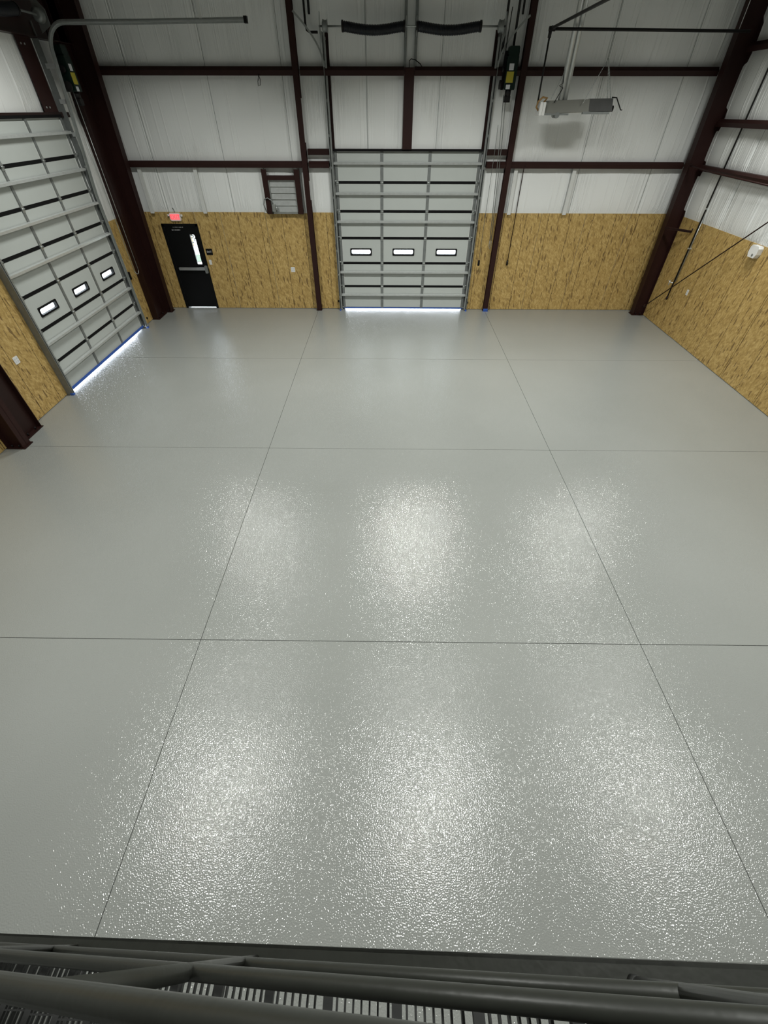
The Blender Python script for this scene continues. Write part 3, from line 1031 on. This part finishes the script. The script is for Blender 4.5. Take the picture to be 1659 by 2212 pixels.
# exit sign on the board above the door
es = thing('exit_sign', (-5.78, D, 2.34), 'lit red EXIT sign in a white housing above the black door', 'sign')
sx0, sx1, sz0, sz1 = -5.935, -5.64, 2.245, 2.425
obj('housing', B().bevbox(sx0, sx1, D - .05, D - .003, sz0, sz1, .025), 'white_plastic', es)
obj('face', B().box(sx0 + .03, sx1 - .03, D - .053, D - .05, sz0 + .02, sz1 - .02), 'exit_glow', es)
RX = Matrix.Rotation(math.pi / 2, 4, 'X')
tx = text_mesh('lettering', 'EXIT', .135, 'exit_red', es, Matrix.Translation((0, 0, 0)) @ RX, .002)
tx.location = Vector(((sx0 + sx1) / 2, D - .055, (sz0 + sz1) / 2 - .002)) - es.location
for s in (-1, 1):
    xx = sx0 - .03 if s < 0 else sx1 + .03
    obj('lamp_head', B().tube([(xx - s * .03, D - .03, 2.37), (xx + s * .015, D - .06, 2.37)], [.012, .028], 10), 'white_plastic', es)
obj('cable', B().tube([(-5.78, D - .01, 2.42), (-5.785, D - .02, 2.50), (-5.80, D - .02, 2.53), (-5.81, D - .02, 2.51)], .006, 6), 'black_rubber', es)

s3 = thing('exit_plate', (-5.11, D, 1.51), 'small black plate with white EXIT lettering beside the exit door', 'sign')
obj('plate', B().bevbox(-5.205, -5.025, D - .008, D - .002, 1.435, 1.59, .012), 'black_paint', s3)
tx = text_mesh('lettering', 'EXIT', .065, 'sign_text', s3, RX, .001)
tx.location = Vector((-5.115, D - .009, 1.512)) - s3.location


def wall_plate(name, x, z, w, h, lab, cat, kind_, wall='back', group=None, depth=.008):
    """cover plate; kind_: toggle or outlet"""
    if wall == 'back':
        loc, rot = (x, D, z), 0
    elif wall == 'left':
        loc, rot = (XL, x, z), math.pi / 2
    else:
        loc, rot = (XR, x, z), -math.pi / 2
    e = thing(name, loc, lab, cat, group, rotz=rot)
    obj('cover_plate', B().bevbox(-w / 2, w / 2, -depth, -.002, -h / 2, h / 2, .008), 'white_plastic', e, local=True)
    if kind_ == 'toggle':
        obj('toggle', B().box(-.008, .008, -depth - .012, -depth, -.012, .018), 'white_plastic', e, local=True)
    else:
        gm = B()
        for sz in (-.024, .024):
            for sx in (-.026, .026) if w > .1 else (0,):
                gm.bevbox(sx - .016, sx + .016, -depth - .002, -depth, sz - .016, sz + .016, .006)
        stuff(obj('socket_faces', gm, 'label_white', e, local=True))
    return e


wall_plate('light_switch', -5.155, 1.25, .075, .125, 'white light switch plate below the small EXIT plate', 'switch', 'toggle')
wall_plate('wall_outlet', -2.795, 1.07, .115, .125, 'white double outlet on the far wall left of the left post', 'outlet', 'outlet')
wall_plate('wall_outlet', 7.42, 1.08, .12, .13, 'white double outlet on the strand board near the left column', 'outlet', 'outlet', 'left')
wall_plate('wall_outlet', 11.63, 1.075, .08, .125, 'white outlet plate on the right wall below the brace rod', 'outlet', 'outlet', 'right')
ks = thing('push_button_station', (XL, 12.19, 1.25), 'small black button station on the strip of board by the left door', 'switch', rotz=math.pi / 2)
obj('case', B().bevbox(-.04, .04, -.05, -.002, -.09, .09, .01), 'black_rubber', ks, local=True)
stuff(obj('buttons', B().tube([(0, -.05, .04), (0, -.058, .04)], .015, 8).tube([(0, -.05, -.0), (0, -.058, 0)], .015, 8), 'black_steel', ks, local=True))
for nm, p, r_, lab in (('knot_hole', at(317, 687, X=XL), 0, 'small black photo-eye plug low on the board strip by the left door'),):
    e = obj('photo_eye', B().tube([(XL - .001, p.y, p.z), (XL + .02, p.y, p.z)], .028, 10), 'black_rubber')
    tag(e, lab, 'sensor')
p = at(1009, 653, Y=D)
e = obj('photo_eye', B().tube([(p.x, D - .001, p.z), (p.x, D - .03, p.z)], .03, 10).box(p.x - .05, p.x - .0, D - .03, D - .02, p.z - .01, p.z + .01), 'black_rubber')
tag(e, 'small black photo-eye at the foot of the board right of the centre door', 'sensor')
p = at(732, 650, Y=D)
e = obj('photo_eye', B().tube([(p.x, D - .001, p.z), (p.x, D - .03, p.z)], .03, 10).box(p.x, p.x + .05, D - .03, D - .02, p.z - .01, p.z + .01), 'black_rubber')
tag(e, 'small black photo-eye at the foot of the board left of the centre door', 'sensor')

# ------------------------------------------------------------------ louver in its red frame
lv = thing('wall_louver', (-2.79, 13.5, 2.44), 'galvanised shutter louver in a dark red steel frame beside the left post', 'louver')
LX0, LX1 = at(563, 366, Y=13.47).x, at(645, 366, Y=13.47).x
LX0b = LX0
fm = [(LX0, LX0 + .13), (LX1 - .13, LX1)]
for a, c in fm:
    obj('frame_stud', B().box(a, c, 13.46, 13.47, OT - .02, 3.345).box(a if a == LX0 else c - .012, a + .012 if a == LX0 else c, 13.47, 13.575, OT - .02, 3.345), 'red_oxide', lv)
obj('frame_head', B().box(LX0 + .13, LX1 - .13, 13.47, 13.57, 3.13, 3.22), 'red_oxide', lv)
for xx in (LX0 + .05, LX1 - .06):
    obj('clip', B().box(xx, xx + .01, 13.45, 13.56, 3.345, 3.40), 'galvanised_dull', lv)
ix0, ix1 = LX0 + .13, LX1 - .13
obj('louver_frame', B().box(ix0, ix0 + .03, 13.49, 13.56, OT - .02, 3.13).box(ix1 - .02, ix1, 13.49, 13.56, OT - .02, 3.13).box(ix0, ix1, 13.49, 13.56, OT - .02, OT + .03).box(ix0, ix1, 13.555, 13.57, OT - .02, 3.13), 'galvanised', lv)
nb = 5
for k in range(nb):
    zt = 3.125 - k * .132
    zb = zt - .128
    bl = B().hexa([(ix0 + .03, 13.515, zb), (ix1 - .02, 13.515, zb), (ix1 - .02, 13.519, zb), (ix0 + .03, 13.519, zb)],
                  [(ix0 + .03, 13.535, zt), (ix1 - .02, 13.535, zt), (ix1 - .02, 13.539, zt), (ix0 + .03, 13.539, zt)])
    bl.box(ix0 + .03, ix1 - .02, 13.508, 13.519, zb - .004, zb + .004)
    obj('louver_blade', bl, 'galvanised_bright', lv)
obj('actuator', B().bevbox(ix0 + .03, ix0 + .12, 13.42, 13.50, 2.47, 2.64, .02).tube([(ix0 + .12, 13.45, 2.55), (ix0 + .16, 13.45, 2.55)], .05, 12), 'galvanised', lv)
obj('flex_conduit', B().tube([(ix0 + .06, 13.44, 2.64), (ix0 + .03, 13.43, 2.72), (ix0 - .06, 13.42, 2.77), (ix0 - .15, 13.43, 2.74), (ix0 - .19, 13.45, 2.62), (ix0 - .17, 13.5, 2.5), (ix0 - .15, 13.56, 2.43)], .012, 8), 'galvanised_dull', lv)

# ------------------------------------------------------------------ hanging radiant heater
HY = 12.8
ht = thing('radiant_heater', (4.0, HY, 4.36), 'silver gas radiant heater hung on chains in front of the right insulation', 'heater')
hx0, hx1 = 3.36, 4.98
zb, zt = 4.40, 4.60
# sheet reflector: trapezium hood, slightly turned to the room
def hood(x0, x1, lift0, lift1, f0=.0):
    mb = B()
    sec = [(-.17, zb), (-.05, zt), (.05, zt), (.17, zb)]
    vs = []
    for x, lf_ in ((x0, lift0), (x1, lift1)):
        vs += [(x, HY + a, z + lf_) for a, z in sec]
        vs += [(x, HY + a * .95, z + lf_ - .006) for a, z in sec]
    fs = []
    for i in range(3):
        fs += [(i, i + 1, 8 + i + 1, 8 + i), (4 + i, 12 + i, 12 + i + 1, 4 + i + 1)]
    fs += [(0, 4, 5, 1), (1, 5, 6, 2), (2, 6, 7, 3), (8, 9, 13, 12), (9, 10, 14, 13), (10, 11, 15, 14), (0, 8, 12, 4), (3, 7, 15, 11)]
    return mb.add(vs, fs)


obj('reflector', hood(3.36, 4.36, -.03, .0), 'silver_reflector', ht)
obj('end_reflector', hood(4.33, 4.83, .006, .012), 'reflector_dark', ht, label='shinier dark end section of the hood')
pieces('lower_lip', [B().box(3.36, 3.90, HY - .175, HY - .15, 4.345, 4.375), B().box(4.20, 4.78, HY - .18, HY - .12, 4.36, 4.40)], 'galvanised_dull', ht)
obj('burner_tube', B().tube([(3.34, HY, 4.42), (4.9, HY, 4.45)], .05, 14), 'black_steel', ht)
pieces('control_box', [B().bevbox(3.24, 3.30, HY - .22, HY + .1, 4.34, 4.55, .01), B().bevbox(3.305, 3.36, HY - .22, HY + .1, 4.34, 4.55, .01)], 'white_plastic', ht)
obj('blower', B().tube([(3.66, HY - .17, 4.345), (3.66, HY + .1, 4.345)], .05, 14), 'galvanised_dull', ht)
obj('end_wire', B().tube([(4.80, HY - .04, 4.625), (4.88, HY - .1, 4.62), (5.0, HY - .2, 4.43), (5.03, HY - .2, 4.43)], .011, 8), 'black_steel', ht)
obj('gas_connector', B().tube([(3.33, HY - .12, 4.55), (3.38, HY - .14, 4.61), (3.28, HY - .15, 4.625), (3.2, HY - .15, 4.56), (3.18, HY - .14, 4.47), (3.24, HY - .12, 4.42)], .018, 8), 'flex_brown', ht, label='brown flexible gas connector')
for yy_ in (-.06, .06):
    obj('flue_pipe', B().tube([(3.76 + yy_ * .9, HY + .02 + yy_ * .3, 4.56), (3.76 + yy_ * .9, HY + .02 + yy_ * .3, CEIL)], .052, 14), 'galvanised_bright', ht)


def chain(pts, parent, r=.006):
    mb = B()
    for a, c in zip(pts[:-1], pts[1:]):
        a, c = Vector(a), Vector(c)
        ln = (c - a).length
        n = max(2, int(ln / .05))
        path, rr_ = [], []
        for i in range(n * 2 + 1):
            path.append(a + (c - a) * (i / (n * 2)))
            rr_.append(r * (1.35 if i % 2 else .8))
        mb.tube(path, rr_, 5)
    return obj('chain', mb, 'galvanised', parent)


ap = at(1315, 125, Y=HY)
chain([(ap.x, HY, CEIL), (ap.x, HY, ap.z)], ht)
chain([ap, at(1258, 225, Y=HY - .16)], ht)
chain([ap, at(1312, 213, Y=HY)], ht)
chain([ap + Vector((.02, .05, 0)), at(1319, 213, Y=HY + .05)], ht)
ap2 = at(1222, 150, Y=HY)
chain([(ap2.x - .02, HY, CEIL), ap2], ht)
chain([ap2, at(1190, 215, Y=HY - .1)], ht)
obj('power_cord', B().tube([at(1219, 150, Y=HY), at(1216, 180, Y=HY - .05), at(1208, 185, Y=HY - .05), at(1216, 190, Y=HY - .05), at(1205, 208, Y=HY - .08), at(1197, 222, Y=HY - .1)], .008, 6), 'black_rubber', ht)

# black gas pipe feeding it
gp = thing('gas_pipe', (3.22, HY - .1, 4.5), 'black gas pipe with elbow feeding the hanging heater', 'pipe')
GY = HY - .12
j0 = at(1190, 62, Y=GY)
obj('run', B().tube([j0, (7.16, GY, j0.z - .03)], .024, 10), 'black_steel', gp)
obj('branch', B().tube([j0, (j0.x - .06, 7.0, j0.z)], .024, 10), 'black_steel', gp)
obj('drop', B().tube([j0, (j0.x + .01, GY, 4.50)], .018, 10), 'black_steel', gp)
el = B().tube([j0 - Vector((.035, 0, 0)), j0 + Vector((.09, 0, 0))], .036, 10).tube([j0 + Vector((0, 0, .03)), j0 - Vector((0, 0, .12))], .033, 10).tube([j0 + Vector((0, .03, 0)), j0 - Vector((0, .1, 0))], .036, 10)
obj('elbow', el, 'black_steel', gp)
for xx in (4.85, 6.92):
    obj('hanger_rod', B().tube([(xx, GY, j0.z - .02), (xx, GY, CEIL)], .006, 6), 'galvanised_bright', gp)

# ------------------------------------------------------------------ right wall details
rb = thing('brace_rod', (7.46, 13.0, .34), 'thin dark red brace rod rising diagonally across the right wall', 'rod')
a_, c_ = at(1393, 660, X=7.46), at(1659, 480, X=7.46)
dirv = (c_ - a_).normalized()
obj('rod', B().tube([a_ - dirv * .05, a_ + dirv * 7.2], .013, 8), 'red_oxide', rb)
obj('anchor', B().tube([a_ - dirv * .08, a_ + dirv * .02], .03, 8), 'red_oxide_gloss', rb)
dp = thing('pipe_drop', (7.55, 12.38, .7), 'dark vertical pipe with a small tap on the right wall beside the corner column', 'pipe')
dx_, dyy = 7.585, at(1440, 645, X=7.585).y
zlo = at(1440, 645, X=7.585).z
obj('pipe', B().tube([(dx_, dyy, zlo), (dx_, dyy, CEIL)], .017, 10), 'black_steel', dp)
obj('end_cap', B().tube([(dx_, dyy, zlo - .02), (dx_, dyy, zlo + .05)], .027, 10), 'red_oxide_gloss', dp)
obj('tap', B().tube([(dx_, dyy, 1.12), (dx_ - .06, dyy + .09, 1.12)], .012, 8).tube([(dx_ - .06, dyy + .09, 1.15), (dx_ - .06, dyy + .09, 1.05)], .014, 8).box(dx_ - .1, dx_ - .04, dyy + .08, dyy + .1, 1.15, 1.162), 'galvanised_bright', dp)
for zz in (1.9, 2.72):
    obj('strap', B().box(dx_ - .02, XR, dyy - .015, dyy + .015, zz, zz + .03), 'galvanised_bright', dp)
cd2 = obj('steel_conduit', B().tube([(7.63, dyy + .02, 1.15), (7.63, dyy + .02, 2.6)], .012, 8), 'galvanised')
tag(cd2, 'thin bright conduit just behind the vertical pipe on the right board', 'pipe')
bk = thing('wall_bracket', (7.3, 13.1, 2.2), 'short dark red bracket arm reaching from the corner column toward the pipe', 'bracket')
pa, pb_ = Vector((7.262, 13.16, 2.22)), Vector((7.62, 12.52, 2.245))
obj('arm', B().sweep([pa, pb_], .05, .012, Vector((0, 0, 1)).cross((pb_ - pa).normalized())).sweep([pa - Vector((0, 0, .02)), pb_ - Vector((0, 0, .02))], .01, .05, Vector((0, 0, 1)).cross((pb_ - pa).normalized())), 'red_oxide', bk)
obj('bolt', B().tube([pb_ - Vector((.0, 0, .04)), pb_ + Vector((0, 0, .05))], .014, 8), 'red_oxide_gloss', bk)
fb = thing('flange_brace', (7.3, 12.5, 3.4), 'slender dark red angle running along the right wall girt', 'bracket')
obj('angle', B().tube([(7.26, 13.12, 3.47), (7.40, 12.3, 3.40), (7.44, 9.6, 3.36)], .016, 6), 'red_oxide', fb)
obj('bolt_plate', B().box(7.25, 7.30, 13.08, 13.15, 3.44, 3.50), 'red_oxide_gloss', fb)
wb = thing('alarm_box', (XR, 10.03, 2.33), 'white hexagonal alarm box on the right wall at the top of the board', 'alarm', rotz=-math.pi / 2)
obj('body', B().prism([(-.13, -.04), (-.09, -.11), (.09, -.11), (.13, -.04), (.13, .06), (.10, .10), (-.10, .10), (-.13, .06)], 'y', -.10, -.003), 'white_plastic', wb, local=True)
obj('face_ring', B().tube([(.03, -.10, -.06), (.03, -.108, -.06)], .022, 12), 'galvanised_dull', wb, local=True)
cc_ = obj('conduit_clip', B().tube([(7.6, 11.1, 4.23), (7.58, 10.9, 4.6), (7.6, 10.8, 4.9)], .03, 8), 'black_rubber')
tag(cc_, 'dark cable bundle on the right wall at the frame edge', 'cable')

# ------------------------------------------------------------------ steel stair under the camera
TB = math.tan(.6055)
YR = -.056 - .018                       # centre line of the pipe rails
OD = .036
tilt = math.tan(-.0103)
ST = thing('steel_stair', (-3.4, -.5, 0), 'dark painted steel stair with pipe rails and grating treads, in the foreground', 'stairs')


def rail_pts(d0, xa, xb, y=YR):
    return [(x, y + x * tilt, CAM_H - d0 + x * TB) for x in (xa, xb)]


XA, XB = -2.95, 3.0
for d0, nm in ((.651, 'handrail'), (1.341, 'mid_rail'), (1.968, 'mid_rail')):
    obj(nm, B().tube(rail_pts(d0 + .018, XA, XB), OD / 2 * (1.05 if nm == 'handrail' else 1), 20), 'stair_paint', ST)
# stringer channels
for ys, sg in ((-.056 + .0325, -1), (-1.12, 1)):
    q = B()
    pts0 = [(x, ys + sg * .004 + x * tilt, CAM_H - 2.244 - .13 + x * TB) for x in (-3.33, XB)]
    def strip(yo0, yo1, dz0, dz1):
        vs = []
        for x in (-3.2, XB):
            zz = CAM_H - 2.244 + x * TB
            for (yo, dz) in ((yo0, dz0), (yo1, dz0), (yo1, dz1), (yo0, dz1)):
                vs.append((x, ys + sg * yo + x * tilt, max(0.0, zz + dz)))
        q.add(vs, [(0, 1, 2, 3), (7, 6, 5, 4), (0, 4, 5, 1), (1, 5, 6, 2), (2, 6, 7, 3), (3, 7, 4, 0)])
    strip(0, .07, -.012, 0)
    strip(0, .07, -.31, -.298)
    strip(0.0, .010, -.30, 0)
    obj('stringer', q, 'stair_paint', ST)
# posts from stringer to handrail
for (bx, by) in ((556, 2062), (1372, 2106)):
    pz = CAM_H - 2.244
    for _ in range(20):
        pp = at(bx, by, Z=pz)
        pz = CAM_H - 2.244 + pp.x * TB
    x = pp.x
    ztop = CAM_H - .669 + x * TB
    yp = YR + x * tilt
    po = obj('post', B().tube([(x, yp, pz - .03), (x, yp, ztop)], .019, 18), 'stair_paint', ST)
    obj('weld', B().tube([(x, yp, pz - .004), (x, yp, pz + .012)], [.028, .02], 12), 'stair_grating', po)
for x in (-1.75, 2.3, 2.95):
    zz = CAM_H - 2.244 + x * TB
    po = obj('post', B().tube([(x, YR + x * tilt, zz - .03), (x, YR + x * tilt, CAM_H - .669 + x * TB)], .019, 18), 'stair_paint', ST)
for ys in (-.05, -1.1):
    obj('support_leg', B().box(2.9, 2.98, ys - .04, ys + .04, 0, CAM_H - 2.244 + 2.9 * TB - .28), 'stair_paint', ST)
# treads: edge angles, nosing plate and bearing bars
RUN = .262
RISE = RUN * TB
ky0, ky1 = -1.11, -.04
k = 0
x_first = at(698, 2190, Z=CAM_H - 2.31).x
bar_m = None
for k in range(-12, 14):
    xn = x_first + k * RUN
    zt_ = CAM_H - 2.244 - .075 + xn * TB
    if zt_ < .1 or xn > 2.7:
        continue
    tr = obj('tread', B().box(xn - .018, xn + .018, ky0 + xn * tilt, ky1 - .035 + xn * tilt, zt_ - .032, zt_).box(xn + RUN - .034, xn + RUN - .024, ky0, ky1 - .035, zt_ - .032, zt_)
             .box(xn - .018, xn + RUN - .024, ky1 - .045, ky1 - .035, zt_ - .05, zt_), 'stair_grating', ST)
    for j in range(6):
        xx = xn + .018 + .0315 * (j + .55)
        if bar_m is None:
            bar_m = B().box(-.0035, .0035, ky0, ky1 - .045, -.03, 0)
            ob = obj('bearing_bar', bar_m, 'stair_grating', tr, local=True)
            bar_obj = ob
        else:
            ob = bpy.data.objects.new('bearing_bar', bar_obj.data)
            COL.objects.link(ob)
            ob.parent = tr
        ob.location = Vector((xx, 0, zt_)) - world_off(tr)
    for yy_ in (-.32, -.6, -.88):
        obj('cross_bar', B().box(xn, xn + RUN - .03, yy_ - .004, yy_ + .004, zt_ - .012, zt_ - .001), 'stair_grating', tr)

# ------------------------------------------------------------------ outside, seen through the glass
lw = obj('lawn_patch', B().box(-9.2, -7.0, 19.2, 20.3, -.05, -.03), 'lawn')
tag(lw, 'green lawn outside seen through the exit door window', 'lawn', kind='structure')
rnd = random.Random(11)
bush = B()
vs, fs = [], []
bc = Vector((-8.9, 21.9, -.03))
for i in range(420):
    a, e_, r_ = rnd.uniform(0, 6.28), rnd.uniform(0, 1.5), rnd.uniform(.3, .62)
    c = bc + Vector((math.cos(a) * math.cos(e_) * r_, math.sin(a) * math.cos(e_) * r_, .12 + math.sin(e_) * r_ * 1.2))
    u = Vector((rnd.uniform(-1, 1), rnd.uniform(-1, 1), rnd.uniform(-1, 1))).normalized() * .07
    v = u.cross(Vector((rnd.uniform(-1, 1), rnd.uniform(-1, 1), 1))).normalized() * .035
    o_ = len(vs)
    vs += [c - u, c + v, c + u, c - v]
    fs.append((o_, o_ + 1, o_ + 2, o_ + 3))
sh = thing('shrub', bc, 'leafy shrub outside the exit door window', 'shrub')
obj('foliage', B().add(vs, fs), 'leaf', sh)
obj('stem', B().tube([bc + Vector((0, 0, -.05)), bc + Vector((0, 0, .45))], .03, 8), 'flex_brown', sh)


# ------------------------------------------------------------------ high-bay lamps
for i, (x, y, k) in enumerate(LAMPS):
    hb = thing('high_bay_light', (x, y, LAMP_Z), 'linear high-bay lamp under the roof, ' + LAMP_WHERE[i], 'lamp', 'high-bay lamps')
    obj('housing', B().bevbox(x - .62, x + .62, y - .27, y + .27, LAMP_Z + .02, LAMP_Z + .10, .02), 'white_plastic', hb)
    obj('suspension', B().tube([(x - .5, y, LAMP_Z + .1), (x - .5, y, CEIL)], .004, 5).tube([(x + .5, y, LAMP_Z + .1), (x + .5, y, CEIL)], .004, 5), 'galvanised', hb)
    ld = bpy.data.lights.new('tube_light', 'AREA')
    ld.shape = 'RECTANGLE'
    ld.size, ld.size_y = 1.15, .5
    ld.energy = LAMP_W * k
    ld.color = (.985, 1.0, .955)
    ld.spread = LAMP_SPREAD
    lo = bpy.data.objects.new('tube_light', ld)
    COL.objects.link(lo)
    lo.parent = hb
    lo.location = (0, 0, .012)
